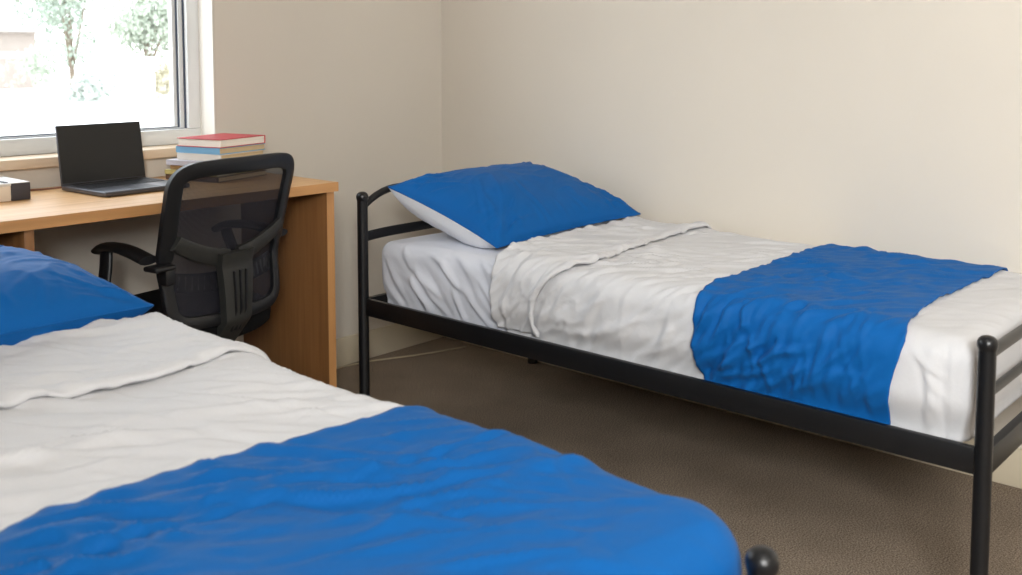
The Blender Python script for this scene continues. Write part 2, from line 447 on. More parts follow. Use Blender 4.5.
def make_bedding(X0, X1, Y0, Y1, which):
    """X0 near/left edge, X1 right edge; Y0 foot, Y1 head"""
    ZB, ZM = 0.372, (0.580 if which == 'A' else 0.600)
    R = 0.052 if which == 'A' else 0.060
    xl, xr = X0, X1
    sd = 11 if which == 'A' else 57
    amin, amax = xl - 0.2, xr + 0.2
    side_lo = xl - 0.02 if which == 'A' else xl
    # folds shared by everything above the mattress
    F_top = fold_set(sd, 75, xl, xr, Y0, Y1 - 0.35, -46 if which == 'A' else -38, 14, (0.12, 0.34), (0.011, 0.022), (0.0024, 0.0062) if which == 'A' else (0.003, 0.0085))
    F_top += fold_set(sd + 40, 120, xl, xr, Y0, Y1 - 0.35, -46, 22, (0.07, 0.22), (0.005, 0.011), (0.0014, 0.0034))
    F_fine = fold_set(sd + 1, 140, xl, xr, Y0, Y1 - 0.35, -40, 30, (0.03, 0.10), (0.004, 0.007), (0.0007, 0.0018))
    F_side = fold_set(sd + 2, 120, xl - 0.19, xl + 0.03, Y0 + 0.25, Y1 - 0.3, -42, 13, (0.06, 0.17), (0.007, 0.016), (0.0035, 0.0085))
    F_side += fold_set(sd + 3, 50, xr + 0.03, xr + 0.19, Y0 + 0.25, Y1 - 0.3, 42, 16, (0.05, 0.12), (0.008, 0.016), (0.002, 0.005))
    F_sheet = fold_set(sd + 4, 26, xl - 0.17, xl - 0.01, Y1 - 0.62, Y1 - 0.04, 40, 10, (0.07, 0.15), (0.008, 0.015), (0.004, 0.009))
    F_sheet += fold_set(sd + 5, 10, xl, xr, Y1 - 0.6, Y1 - 0.1, -60, 20, (0.08, 0.2), (0.01, 0.02), (0.001, 0.0025))
    Ft = fold_set(sd + 6, 42, xl, xr, Y0, Y1 - 1.0, -42, 16, (0.10, 0.34), (0.009, 0.022), (0.0022, 0.0058))
    Fts = fold_set(sd + 7, 85, xl - 0.20, xl + 0.05, Y0 + 0.1, Y1 - 1.0, -20, 17, (0.06, 0.17), (0.006, 0.013), (0.0035, 0.0085))
    Fts += fold_set(sd + 8, 30, xr + 0.03, xr + 0.2, Y0 + 0.1, Y1 - 1.0, 18, 20, (0.05, 0.13), (0.009, 0.018), (0.003, 0.006))
    FB = fold_set(sd + 9, 40, xl, xr, Y1 - 0.85, Y1 - 0.35, -30, 22, (0.06, 0.2), (0.010, 0.022), (0.002, 0.005))
    FB += fold_set(sd + 10, 22, xl - 0.2, xl, Y1 - 0.85, Y1 - 0.35, -15, 25, (0.05, 0.12), (0.010, 0.02), (0.003, 0.007))

    F_corner = [dict(a=xl - 0.05 - 0.03 * i_, b=Y0 + 0.08, t=math.radians(60 - 25 * i_), L=0.07, W=0.007, A=0.004, c=0.004, ph=i_, k=0.04) for i_ in range(4)]
    def d_sheet(a, b, nrm, pos, ty):
        h = low_noise(sd, a, b, 0.5, 0.003) + fold_eval(F_sheet, a, b) * 1.5
        h *= np.where(pos[:, 2] > ZB + 0.01, 1, 0.3)
        return h + tuck(pos, nrm, ZB, ZB + 0.10, 0.018)
    mt = empty('mattress_' + 'x', '', '')
    bpy.data.objects.remove(mt)
    if which == 'A':
        lab = 'white mattress under a pale fitted sheet on the black metal bed along the wall'
    else:
        lab = 'mattress in white fitted sheet on the near bed by the camera'
    mo = rbox('mattress', (xl + 0.020, Y0 + 0.012, ZB), (xr - 0.012, Y1, ZM), R - 0.01, 0.009, d_sheet, M['sheet'], open_bottom=False, bottom_round=False)
    tag(mo, lab, 'mattress')

    foot_smooth = lambda b: sstep(b, Y0 + 0.02, Y0 + 0.28)
    b_throw = -1.71 if which == 'A' else -1.83
    def duvet_base(a, b, nrm, pos, ty=None):
        quiet = 0.12 + 0.88 * foot_smooth(b) if which == 'A' else 0.5 + 0.5 * foot_smooth(b)
        top = sstep(nrm[:, 2], 0.2, 0.9)
        h = low_noise(sd + 20, a, b, 0.35, 0.0035) * (1 - 0.6 * np.exp(-((b - b_throw) / 0.1) ** 2)) + (fold_eval(F_top, a, b) * (0.4 + 0.55 * top) + fold_eval(F_side, a, b) * 0.9 
             + crease_net(a, b, -44 if which == 'A' else -38, 0.20, 0.050, 0.0075, sd + 70) * (1 - 0.6 * sstep(a, xr - 0.12, xr)) * top
             + crease_net(a, b, -42, 0.16, 0.045, 0.0062, sd + 80, 0.3) * (1 - top)) * quiet
        quiet = quiet * (1 - 0.8 * np.exp(-((b - b_throw) / 0.08) ** 2))
        h += 0.012 * (1 - nrm[:, 2] ** 2) * sstep(pos[:, 2], ZB + 0.02, ZB + 0.1)        # soft bulge of the sides
        if which == 'B': h -= 0.030 * np.clip((-2.36 - a) / 0.18, 0, 1) ** 2 * top
        else:
            # boxed corner at the foot: vertical pinch and a few radiating creases
            on = sstep(-a, -xl - 0.02, -xl + 0.03)
            h += -0.006 * np.exp(-((b - Y0 - 0.045) / 0.006) ** 2) * on + 0.004 * np.exp(-((b - Y0 - 0.07) / 0.014) ** 2) * on
            h += fold_eval(F_corner, a, b)
        return h + tuck(pos, nrm, ZB + 0.02, ZB + 0.11, 0.016)
    dv = rbox('duvet', (xl + 0.008, Y0, ZB + 0.012), (xr - 0.004, Y1 - 0.53, ZM + 0.018), R, 0.0065,
              lambda a, b, nrm, pos, ty: duvet_base(a, b, nrm, pos) + 0.004, M['duvet'], open_y1=True, solid=0.006,
              y1f=lambda a: -0.03 * sstep(-a, -xl - 0.02, -xl + 0.2))
    tag(dv, 'crumpled white duvet on the metal bed along the wall, tucked in at the side' if which == 'A'
        else 'crumpled white duvet on the near bed at lower left', 'duvet')

    # turned-down band: a part of the duvet
    if which == 'A':
        bh, bc = -1.005, -1.335
        yh = lambda a: np.interp(a, [-1.03, -0.95, -0.90, -0.85, -0.65, -0.48, -0.03], [-1.064, -1.062, -1.064, -1.064, -1.020, -1.011, -1.0]) - bh
        yc = lambda a: np.interp(a, [-1.03, -0.985, -0.93, -0.89, -0.86, -0.82, -0.72, -0.45, -0.27, -0.02], [-1.226, -1.220, -1.228, -1.245, -1.275, -1.315, -1.335, -1.300, -1.270, -1.285]) - bc + 0.003 * np.sin(a * 31)
    else:
        bh, bc = -1.03, -1.382
        yh = lambda a: -0.012 * np.sin(a * 9 + 1)
        yc = lambda a: -0.02 * sstep(a, xl, xr) + 0.008 * np.sin(a * 13)
    def d_band(a, b, nrm, pos, t):
        own = fold_eval(FB, a, b) * 0.6 + crease_net(a, b, -35, 0.14, 0.045, 0.0060, sd + 99) + low_noise(sd + 31, a, b, 0.2, 0.0015)
        own *= 1 - 0.6 * sstep(a, xr - 0.12, xr)
        h = 0
        h += 0.0095 * np.exp(-((t - 0.05) / 0.08) ** 2)          # rolled cuff at the free edge
        h += 0.006 * np.exp(-((t - 1.0) / 0.12) ** 2)           # rolled fold at the head side
        h -= 0.007 * np.exp(-(t / 0.018) ** 2) + 0.008 * np.exp(-((t - 1) / 0.02) ** 2)
        base = duvet_base(a, b, nrm, pos)
        return base + 0.0125 + soft(own) + np.clip(h, -0.006, 0.014)
    bd = rbox('folded_cuff', (xl + 0.008, bc, ZB + 0.03), (xr - 0.004, bh, ZM + 0.018), R, 0.006, d_band, M['duvet'], dv,
              open_y0=True, open_y1=True, solid=0.009, y0f=yc, y1f=yh)

    # blue throw
    if which == 'A':
        t1, t0 = -1.650, -2.205
        y1f = lambda a: np.interp(a, [-1.03, -0.99, -0.943, -0.894, -0.85, -0.75, -0.6, -0.45, -0.25, -0.05], [-1.734, -1.724, -1.718, -1.720, -1.722, -1.712, -1.706, -1.706, -1.700, -1.706]) - t1
        y0f = lambda a: np.interp(a, [-1.02, -0.97, -0.91, -0.85, -0.76, -0.63, -0.39, 0.0], [-2.183, -2.186, -2.199, -2.216, -2.196, -2.179, -2.176, -2.187]) - t0
        opn0 = True; zb = ZB + 0.012
    else:
        t1, t0 = -1.856, Y0 - 0.005
        y1f = lambda a: np.interp(-a, [1.6, 1.87, 2.2, 2.33, 2.45, 2.6, 2.75], [0.0, 0.014, 0.052, 0.066, 0.074, 0.07, 0.05])
        y0f = None; opn0 = False; zb = 0.40
    def d_throw(a, b, nrm, pos, t):
        base = duvet_base(a, b, nrm, pos)
        top = sstep(nrm[:, 2], 0.2, 0.9)
        own = fold_eval(Ft, a, b) * (0.4 + 0.6 * top) * (1 - 0.7 * np.exp(-((1 - t) / 0.08) ** 2)) + fold_eval(Fts, a, b) * 1.1 * sstep(pos[:, 2], ZB + 0.02, ZB + 0.07) 
        own += crease_net(a, b, -42, 0.18, 0.052, 0.0085, sd + 90) * top
        own += crease_net(a, b, -24, 0.14, 0.036, 0.0062, sd + 95, 0.3) * (1 - top) * sstep(pos[:, 2], ZB + 0.02, ZB + 0.07)
        own *= (1 - 0.7 * sstep(a, xr - 0.14, xr - 0.02)) * (1 - 0.75 * np.exp(-((1 - t) / 0.09) ** 2) * top)
        if which == 'B':
            own *= 0.45 + 0.55 * sstep(b, -2.12, -1.92)
            seam_b = -2.045 + 0.216 * (xr - a)
            seam = -0.0045 * np.exp(-((b - seam_b) / 0.005) ** 2) + 0.003 * np.exp(-((b - seam_b - 0.012) / 0.008) ** 2)
        h = base + soft(own) + (seam if which == 'B' else 0) + 0.0115 + 0.003 * np.exp(-((t - 0.985) / 0.02) ** 2)
        return h
    th = rbox('bed_throw', (xl + 0.008, t0, zb), (xr - 0.004, t1, ZM + 0.018), R, 0.0058, d_throw, M['blue'],
              open_y0=opn0, open_y1=True, solid=0.004, y0f=y0f, y1f=y1f)
    tag(th, 'creased blue throw draped across the foot of the bed along the wall' if which == 'A'
        else 'blue throw covering the foot of the near bed in the foreground', 'throw')

BA = (-0.838, -0.035, -2.340, -0.532)
BB = (-2.590, -1.836, -2.385, -0.575)
make_bedding(*BA, 'A')
make_bedding(*BB, 'B')

# ------------------------------------------------------------------ pillows
def pillow(name, corners, H, under_h, m_top, m_bot, label, seed, foot_flat=False, nfold=70):
    """corners: head-left, head-right, foot-right, foot-left as world points of the seam"""
    HL, HR, FR, FL = [np.array(c, float) for c in corners]
    root = empty(name, label, 'pillow', tuple((FL + FR + HL + HR) / 4))
    n = 110
    U, V = np.meshgrid(np.linspace(-1, 1, n), np.linspace(-1, 1, n), indexing='ij')
    rs = np.random.RandomState(seed)
    # seam outline bows inwards between pointed corners
    def plane(U, V):
        bu = U * (1 - 0.055 * (1 - V ** 2)); bv = V * (1 - 0.05 * (1 - U ** 2))
        s = (bu + 1) / 2; t = (bv + 1) / 2      # s: left->right, t: foot->head
        return (FL[None, None] * ((1 - s) * (1 - t))[..., None] + FR[None, None] * (s * (1 - t))[..., None]
                + HL[None, None] * ((1 - s) * t)[..., None] + HR[None, None] * (s * t)[..., None])
    base = plane(U, V)
    ex = (FR + HR - FL - HL); ex /= np.linalg.norm(ex)
    ey = (HL + HR - FL - FR); ey /= np.linalg.norm(ey)
    nz = np.cross(ex, ey); nz /= np.linalg.norm(nz)
    W = np.linalg.norm(FR - FL); D = np.linalg.norm(HL - FL)
    A = U * W / 2; B = V * D / 2
    prof = ((1 - np.abs(U) ** 2.4) * (1 - np.abs(V) ** 2.2))
    prof = np.clip(prof, 0, 1) ** 0.55
    pu_ = np.clip(1 - np.abs(U) ** 6, 0, 1) ** 0.5 * np.clip(1 - np.abs(V) ** 4, 0, 1) ** 0.5 * (sstep(V, -1.0, -0.6) if foot_flat else 1)
    F = []
    for cu, cv in ((-1, -1), (1, -1), (1, 1), (-1, 1)):
        for _ in range(nfold // 4):
            ang = math.atan2(-cv * D, -cu * W) + rs.normal() * 0.45
            dist = rs.uniform(0.06, 0.17)
            F.append(dict(a=cu * W / 2 + math.cos(ang) * dist, b=cv * D / 2 + math.sin(ang) * dist, t=ang, L=rs.uniform(0.05, 0.12),
                          W=rs.uniform(0.006, 0.014), A=rs.uniform(0.002, 0.006), c=rs.uniform(-.01, .01), ph=rs.uniform(0, 6), k=0.04))
    for _ in range(nfold // 2):       # short puckers along the seams
        e = rs.randint(4); s = rs.uniform(-0.8, 0.8)
        if e < 2: a_, b_, an = s * W / 2, (1 if e else -1) * (D / 2 - 0.04), 1.57 + rs.normal() * 0.3
        else: a_, b_, an = (1 if e == 2 else -1) * (W / 2 - 0.04), s * D / 2, rs.normal() * 0.3
        F.append(dict(a=a_, b=b_, t=an, L=rs.uniform(0.04, 0.09), W=rs.uniform(0.006, 0.013), A=rs.uniform(0.001, 0.004), c=0, ph=rs.uniform(0, 6), k=0.04))
    F += fold_set(seed + 3, 16, -W / 2 * 0.7, W / 2 * 0.7, -D / 2 * .7, D / 2 * .7, 40, 40, (0.08, 0.2), (0.012, 0.03), (0.001, 0.0035))
    edge = sstep(np.minimum(1 - np.abs(U), 1 - np.abs(V)), 0.0, 0.12)
    fo = fold_eval(F, A, B) * edge
    hz = H * prof + fo + (low_noise(seed, A, B, 0.25, 0.003) + crease_net(A, B, 35, 0.14, 0.06, 0.0035, seed + 50)) * edge
    top = base + nz[None, None] * hz[..., None]
    hb = under_h * pu_ + fo * 0.5
    bot = base - nz[None, None] * hb[..., None]
    bot[..., 2] = np.maximum(bot[..., 2], FLOORZ)
    org = np.array(root.location)
    def build(nm, G, m, flip):
        me = bpy.data.meshes.new(nm)
        vs = [tuple(v - org) for v in G.reshape(-1, 3)]
        fs = []
        for i in range(n - 1):
            for j in range(n - 1):
                q = (i * n + j, (i + 1) * n + j, (i + 1) * n + j + 1, i * n + j + 1)
                fs.append(q[::-1] if flip else q)
        me.from_pydata(vs, [], fs); me.update()
        for q in me.polygons: q.use_smooth = True
        me.materials.append(m)
        o = bpy.data.objects.new(nm, me); COL.objects.link(o); o.parent = root
        return o
    o1 = build('top_cover', top, m_top, False)
    o2 = build('underside', bot, m_bot, True)
    # piped seam
    rim = [base[i, 0] for i in range(n)] + [base[n - 1, j] for j in range(1, n)] + [base[i, n - 1] for i in range(n - 2, -1, -1)] + [base[0, j] for j in range(n - 2, -1, -1)]
    bm = bmesh.new(); tube(bm, [tuple(v - org) for v in rim[::2]], 0.0022, 6)
    obj('seam_piping', bm, m_top, root, smooth=True)
    return root, o1, o2
FLOORZ = 0.589
_, _, pu = pillow('pillow', [(-0.790, -0.560, 0.752), (-0.055, -0.545, 0.745), (-0.030, -1.005, 0.622), (-0.742, -0.985, 0.604)], 0.098, 0.10,
       M['blue'], M['pillowwhite'], 'blue pillow with white underside leaning on the black headboard of the bed along the wall', 5, True)
pu['label'] = 'white underside of the blue pillow'
FLOORZ = 0.607
pillow('pillow', [(-2.560, -0.60, 0.70), (-1.915, -0.60, 0.70), (-1.842, -1.016, 0.643), (-2.560, -1.20, 0.69)], 0.095, 0.085,
       M['blue'], M['blue'], 'plump blue pillow at the head of the near bed at left edge', 23)

# ------------------------------------------------------------------ metal beds
def metal_bed(xc_near, xc_far, yf, yh, head_low, label):
    root = empty('metal_bed', label, 'bed', ((xc_near + xc_far) / 2, (yf + yh) / 2, 0))
    ox, oy = root.location.x, root.location.y
    L = lambda x, y, z: (x - ox, y - oy, z)
    PR = 0.0168
    hz = 0.585 if head_low else 0.712
    def post(name, x, y, top):
        bm = bmesh.new()
        lathe(bm, [(PR + 0.002, 0.0), (PR + 0.003, 0.012), (PR, 0.022), (PR, top)], L(x, y, 0), 24)
        p = obj(name, bm, M['steel'], root, angle=40)
        bm = bmesh.new()
        r = 0.0195; z0 = top - 0.001
        lathe(bm, [(PR, z0 - 0.001), (r * .94, z0 + 0.003), (r, z0 + 0.009), (r * .98, z0 + 0.015), (r * .86, z0 + 0.021), (r * .6, z0 + 0.0255), (r * .3, z0 + 0.0275), (0, z0 + 0.028)], L(x, y, 0), 24)
        obj('post_cap', bm, M['steel'], p, angle=60)
    xs = (xc_near, xc_far)
    for x in xs: post('head_post', x, yh, hz)
    for x in xs: post('foot_post', x, yf, 0.585 if head_low else 0.600)
    # side rails: angle irons with a flange inside
    for s, x in ((1, xc_near), (-1, xc_far)):
        bm = bmesh.new()
        box(bm, L(min(x - s * 0.004, x + s * 0.012), yf + 0.01, 0.345), L(max(x - s * 0.004, x + s * 0.012), yh - 0.01, 0.400), 0.003)
        r_ = obj('side_rail', bm, M['steel'], root, angle=35)
        for yy in (yh - 0.035, yf + 0.035):
            bm = bmesh.new()
            lathe(bm, [(0.007, 0), (0.007, 0.004), (0.004, 0.006), (0.0, 0.0065)], L(x + s * 0.022, yy, 0.362), 12)
            obj('bolt', bm, M['bolt'], r_, angle=40)
    # end rails under the mattress
    for y in (yf, yh):
        bm = bmesh.new()
        box(bm, L(xc_near + 0.01, y - 0.010, 0.345), L(xc_far - 0.01, y + 0.010, 0.398), 0.003)
        obj('end_rail', bm, M['steel'], root, angle=35)
    n = 13
    for k in range(n):
        y = yf + 0.10 + (yh - yf - 0.20) * k / (n - 1)
        bm = bmesh.new(); box(bm, L(xc_near + 0.006, y - 0.02, 0.358), L(xc_far - 0.006, y + 0.02, 0.366), 0.002)
        obj('slat', bm, M['steel_slat'], root, angle=35)
    # footboard tubes
    def cross(name, y, zz, r, bow=0.0, flat=None):
        pts = []
        for k in range(33):
            t = k / 32; e = min(t, 1 - t)
            z = zz + bow * (1 - max(0, 1 - e / 0.17) ** 2)
            pts.append(L(xc_near + 0.006 + (xc_far - xc_near - 0.012) * t, y, z))
        bm = bmesh.new(); tube(bm, pts, r, 14, flat=flat)
        obj(name, bm, M['steel'], root, angle=50)
    cross('foot_bar', yf, 0.570 if head_low else 0.588, 0.0115)
    cross('foot_bar', yf, 0.508, 0.0095)
    if head_low:
        cross('head_bar', yh, 0.570, 0.0115); cross('head_bar', yh, 0.508, 0.0095)
    else:
        cross('head_bar', yh, 0.694, 0.0115, 0.046)
        cross('head_bar', yh, 0.594, 0.013, 0.006, flat=(0.006, 0.016))
    return root
metal_bed(-0.856, -0.030, -2.378, -0.515, False, 'black metal bed frame with round posts standing along the right wall')
metal_bed(-2.540, -1.893, -2.447, -0.545, True, 'black metal bed frame under the near bed, only a foot post knob showing')

# ------------------------------------------------------------------ desk
dk = empty('desk', 'light oak desk with end panel standing under the window', 'desk', (-1.9, -0.27, 0))
ox, oy = -1.9, -0.27
def dq(name, lo, hi, m, bev=0.0015, par=dk):
    return quick(name, (lo[0] - ox, lo[1] - oy, lo[2]), (hi[0] - ox, hi[1] - oy, hi[2]), m, par, bev)
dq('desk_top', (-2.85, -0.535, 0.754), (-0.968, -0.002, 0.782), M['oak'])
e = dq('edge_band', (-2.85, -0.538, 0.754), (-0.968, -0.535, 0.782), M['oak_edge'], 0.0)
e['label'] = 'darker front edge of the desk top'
dq('side_panel', (-1.000, -0.520, 0.0), (-0.974, -0.060, 0.754), M['oak_panel_shaded'])
sp1 = [c for c in dk.children if c.name.startswith('side_panel')][0]
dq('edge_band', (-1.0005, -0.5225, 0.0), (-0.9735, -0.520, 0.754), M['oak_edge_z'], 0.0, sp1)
dq('side_panel', (-1.898, -0.520, 0.0), (-1.874, -0.030, 0.754), M['oak_panel_shaded'])
dq('side_panel', (-2.84, -0.520, 0.0), (-2.816, -0.030, 0.754), M['oak_panel_shaded'])
dq('back_panel', (-2.816, -0.044, 0.30), (-1.898, -0.030, 0.754), M['oak_panel_shaded'])
dq('shelf', (-2.816, -0.50, 0.46), (-1.898, -0.044, 0.478), M['oak_panel_shaded'])
dq('shelf', (-2.816, -0.50, 0.12), (-1.898, -0.044, 0.138), M['oak_panel_shaded'])

# ------------------------------------------------------------------ laptop
DZ = 0.7822
lp = empty('laptop', 'open black laptop standing on the desk in front of the window', 'laptop', (-1.475, -0.22, DZ), math.radians(3.5))
bm = bmesh.new(); box(bm, (-0.140, -0.115, 0.002), (0.125, 0.115, 0.015), 0.003, 3)
obj('base', bm, M['lap'], lp, angle=35)
base = [c for c in lp.children][0]
bm = bmesh.new()
for r_ in range(5):
    for c_ in range(13):
        x = -0.124 + c_ * 0.0182; y = 0.080 - r_ * 0.0185
        box(bm, (x, y - 0.015, 0.0150), (x + 0.0155, y, 0.0162))
obj('keyboard', bm, M['keys'], base)
bm = bmesh.new(); box(bm, (-0.045, -0.105, 0.0150), (0.035, -0.035, 0.0154)); obj('trackpad', bm, M['boxdark'], base)
lid_m = Matrix.Translation((0, 0.112, 0.012)) @ Matrix.Rotation(math.radians(-8), 4, 'X')
bm = bmesh.new(); box(bm, (-0.140, 0.0, 0.0), (0.125, 0.006, 0.174), 0.002, 2, mtx=lid_m)
lid = obj('lid', bm, M['lap'], lp, angle=35)
bm = bmesh.new(); box(bm, (-0.1375, -0.0008, 0.008), (0.1235, 0.0005, 0.1725), mtx=lid_m); obj('display', bm, M['lapscreen'], lid)
bm = bmesh.new(); tube(bm, [(-0.11, 0.112, 0.012), (0.095, 0.112, 0.012)], 0.005, 12); obj('hinge', bm, M['lapscreen'], lp, angle=40)
for x in (-0.12, 0.105):
    for y in (-0.1, 0.1):
        bm = bmesh.new(); lathe(bm, [(0.006, 0), (0.006, 0.0025)], (x, y, 0), 10); obj('rubber_foot', bm, M['rubber'], lp)
bm = bmesh.new()
tube(bm, smooth_path([(-1.62, -0.112, DZ + 0.010), (-1.66, -0.07, DZ + 0.004), (-1.72, -0.035, DZ + 0.003), (-1.80, -0.02, DZ + 0.003), (-1.93, -0.03, DZ + 0.003)], 8), 0.0025, 8)
tag(obj('power_cable', bm, M['cable'], smooth=True), 'thin brown power cable running from the laptop along the back of the desk', 'cable')

# ------------------------------------------------------------------ books
books = [  # bottom to top: cover, pages, thickness, width, depth, rotation, dx, dy, label
    ('brown', 'page_tan', 0.017, 0.225, 0.270, 16, -0.012, 0.0, 'brown book at the bottom of the stack on the desk'),
    ('yellow', 'page', 0.014, 0.215, 0.262, 17, -0.014, 0.004, 'yellow-edged book second from the bottom of the desk stack'),
    ('tan', 'page_tan', 0.014, 0.212, 0.255, 14, -0.008, 0.002, 'tan book third from the bottom of the desk stack'),
    ('lavender', 'page', 0.016, 0.210, 0.255, 18, -0.010, 0.003, 'pale lavender book under the cream one in the desk stack'),
    ('cream', 'page_tan', 0.021, 0.200, 0.225, 16, 0.002, 0.0, 'cream book third from the top of the desk stack'),
    ('blue', 'page_tan', 0.020, 0.205, 0.230, 14, 0.0, 0.004, 'light blue book directly under the red book'),
    ('red', 'page', 0.026, 0.205, 0.225, 15, 0.0, 0.0, 'red hardback book on top of the stack beside the laptop'),
]
z = DZ
NC = Vector((-1.214, -0.285))        # near corner of the stack
for (cv, pg, th, bw, bd_, rot, dx, dy, lab) in books:
    ra = math.radians(rot)
    ex = Vector((math.cos(ra), math.sin(ra))); ey = Vector((-math.sin(ra), math.cos(ra)))
    c = NC + ex * (bw / 2 + dx) + ey * (bd_ * 0.78 / 2 + dy)
    bd2 = bd_ * 0.78
    b = empty('book', lab, 'book', (c.x, c.y, z), ra, 'stack of books on the desk')
    t = 0.0022
    bm = bmesh.new()
    box(bm, (-bw / 2, -bd2 / 2, 0), (bw / 2, bd2 / 2, t), 0.0006, 1)
    box(bm, (-bw / 2, -bd2 / 2, th - t), (bw / 2, bd2 / 2, th), 0.0006, 1)
    if cv == 'red': box(bm, (bw / 2 - t, -bd2 / 2, t), (bw / 2, bd2 / 2, th - t))
    else: box(bm, (-bw / 2, -bd2 / 2, t), (-bw / 2 + t, bd2 / 2, th - t))
    obj('cover', bm, M['bk_' + cv], b, angle=40)
    quick('pages', (-bw / 2 + 0.004, -bd2 / 2 + 0.003, t), (bw / 2 - t, bd2 / 2 - 0.003, th - t), M[pg], b)
    z += th + 0.0003

# ------------------------------------------------------------------ box on the desk
bx = empty('storage_box', 'low cream box with a dark end band lying on the desk at the left edge', 'box', (-1.90, -0.13, DZ), 0.0)
quick('body', (-0.155, -0.083, 0), (0.100, 0.085, 0.040), M['boxcream'], bx, 0.002)
quick('lid', (-0.156, -0.084, 0.040), (0.1005, 0.086, 0.0475), M['boxlid'], bx, 0.0015)
quick('end_band', (0.1005, -0.0845, 0), (0.150, 0.0865, 0.046), M['boxdark'], bx, 0.002)
quick('strap', (0.088, -0.070, 0.0475), (0.098, 0.086, 0.0495), M['boxdark'], bx, 0.0005)
quick('lit_band_top', (0.1005, -0.083, 0.046), (0.149, 0.085, 0.0475), M['boxlid'], bx)  # pale sheet: light on top of the dark band, put into colour

# ------------------------------------------------------------------ office chair
CH = empty('office_chair', 'black mesh-back office chair with armrests pulled up to the desk', 'chair', (-1.416, -0.376, 0), math.radians(10))
CH.scale = (0.97, 0.97, 1.005)
def yb(z):     # lumbar curve of the back: forward at the waist, back at top
    t = (z - 0.60)
    return -0.205 - 0.31 * max(t, 0) ** 1.1 - 0.12 * max(-t, 0)
def curve_y(x, z): return yb(z) + 0.55 * x * x
def ribbon(name, loop, w, th, m, par, closed=True, off=0.0):
    """a flat plastic band of width w following a loop of (x,z) points on the back surface"""
    P = [Vector((p[0], 0, p[1])) for p in loop]; n = len(P)
    bm = bmesh.new(); rings = []
    for i in range(n):
        a = P[(i - 1) % n] if closed or i > 0 else P[i]; b = P[(i + 1) % n] if closed or i < n - 1 else P[i]
        t = (b - a).normalized(); nr = Vector((t.z, 0, -t.x))
        ww = w[i] if isinstance(w, list) else w
        o_ = P[i] + nr * ww / 2; q = P[i] - nr * ww / 2
        ring = []
        for (pt, dy) in ((o_, -th * .35), (o_ * .85 + q * .15, -th / 2), (o_ * .15 + q * .85, -th / 2), (q, -th * .35), (q, th * .35), (o_ * .5 + q * .5, th / 2), (o_, th * .35)):
            ring.append(bm.verts.new((pt.x, curve_y(pt.x, pt.z) + dy + (off(pt.z) if callable(off) else off), pt.z)))
        rings.append(ring)
    m_ = len(rings[0])
    for i in range(n if closed else n - 1):
        A_, B_ = rings[i], rings[(i + 1) % n]
        for k in range(m_): bm.faces.new((A_[k], A_[(k + 1) % m_], B_[(k + 1) % m_], B_[k]))
    if not closed:
        bm.faces.new(rings[0][::-1]); bm.faces.new(rings[-1])
    return obj(name, bm, m, par, angle=50)
def cr2(pts, n=8, closed=True):
    m_ = len(pts); out = []
    rng = range(m_) if closed else range(m_ - 1)
    for i in rng:
        p0 = pts[(i - 1) % m_] if closed else pts[max(i - 1, 0)]; p1 = pts[i]; p2 = pts[(i + 1) % m_]; p3 = pts[(i + 2) % m_] if closed else pts[min(i + 2, m_ - 1)]
        for k in range(n):
            t = k / n
            out.append(tuple(0.5 * (2 * p1[j] + (-p0[j] + p2[j]) * t + (2 * p0[j] - 5 * p1[j] + 4 * p2[j] - p3[j]) * t * t + (-p0[j] + 3 * p1[j] - 3 * p2[j] + p3[j]) * t ** 3) for j in range(2)))
    if not closed: out.append(pts[-1])
    return out
# outline (centre line of the band)
half = [(0.0, 0.872), (0.09, 0.872), (0.172, 0.866), (0.206, 0.840), (0.208, 0.78), (0.206, 0.70), (0.204, 0.63), (0.198, 0.57), (0.194, 0.52), (0.186, 0.487), (0.15, 0.464), (0.06, 0.457)]
loop = half + [(0.0, 0.457)] + [(-x, z_) for x, z_ in half[:0:-1]]
loopc = cr2(loop, 6)
ws = []
for (x, z_) in loopc: ws.append(0.042 if z_ > 0.63 else 0.032)
br = empty('x', '', '') ; bpy.data.objects.remove(br)
fr_o = ribbon('backrest_frame', loopc, ws, 0.020, M['plastic'], CH)
# net filling
bm = bmesh.new()
nu, nv = 24, 30
inn = loopc
def span(z_):
    """half width of the loop at height z"""
    best = 0
    for i in range(len(inn)):
        a, b = inn[i], inn[(i + 1) % len(inn)]
        if (a[1] - z_) * (b[1] - z_) <= 0 and a[1] != b[1]:
            t = (z_ - a[1]) / (b[1] - a[1]); best = max(best, a[0] + (b[0] - a[0]) * t)
    return best
V = []
for j in range(nv + 1):
    z_ = 0.460 + (0.868 - 0.460) * j / nv; s = max(span(z_) - 0.004, 0.02)
    V.append([bm.verts.new((s * (2 * i_ / nu - 1), curve_y(s * (2 * i_ / nu - 1), z_) + 0.004, z_)) for i_ in range(nu + 1)])
for j in range(nv):
    for i_ in range(nu): bm.faces.new((V[j][i_], V[j][i_ + 1], V[j + 1][i_ + 1], V[j + 1][i_]))
obj('back_mesh', bm, M['net'], CH, smooth=True)
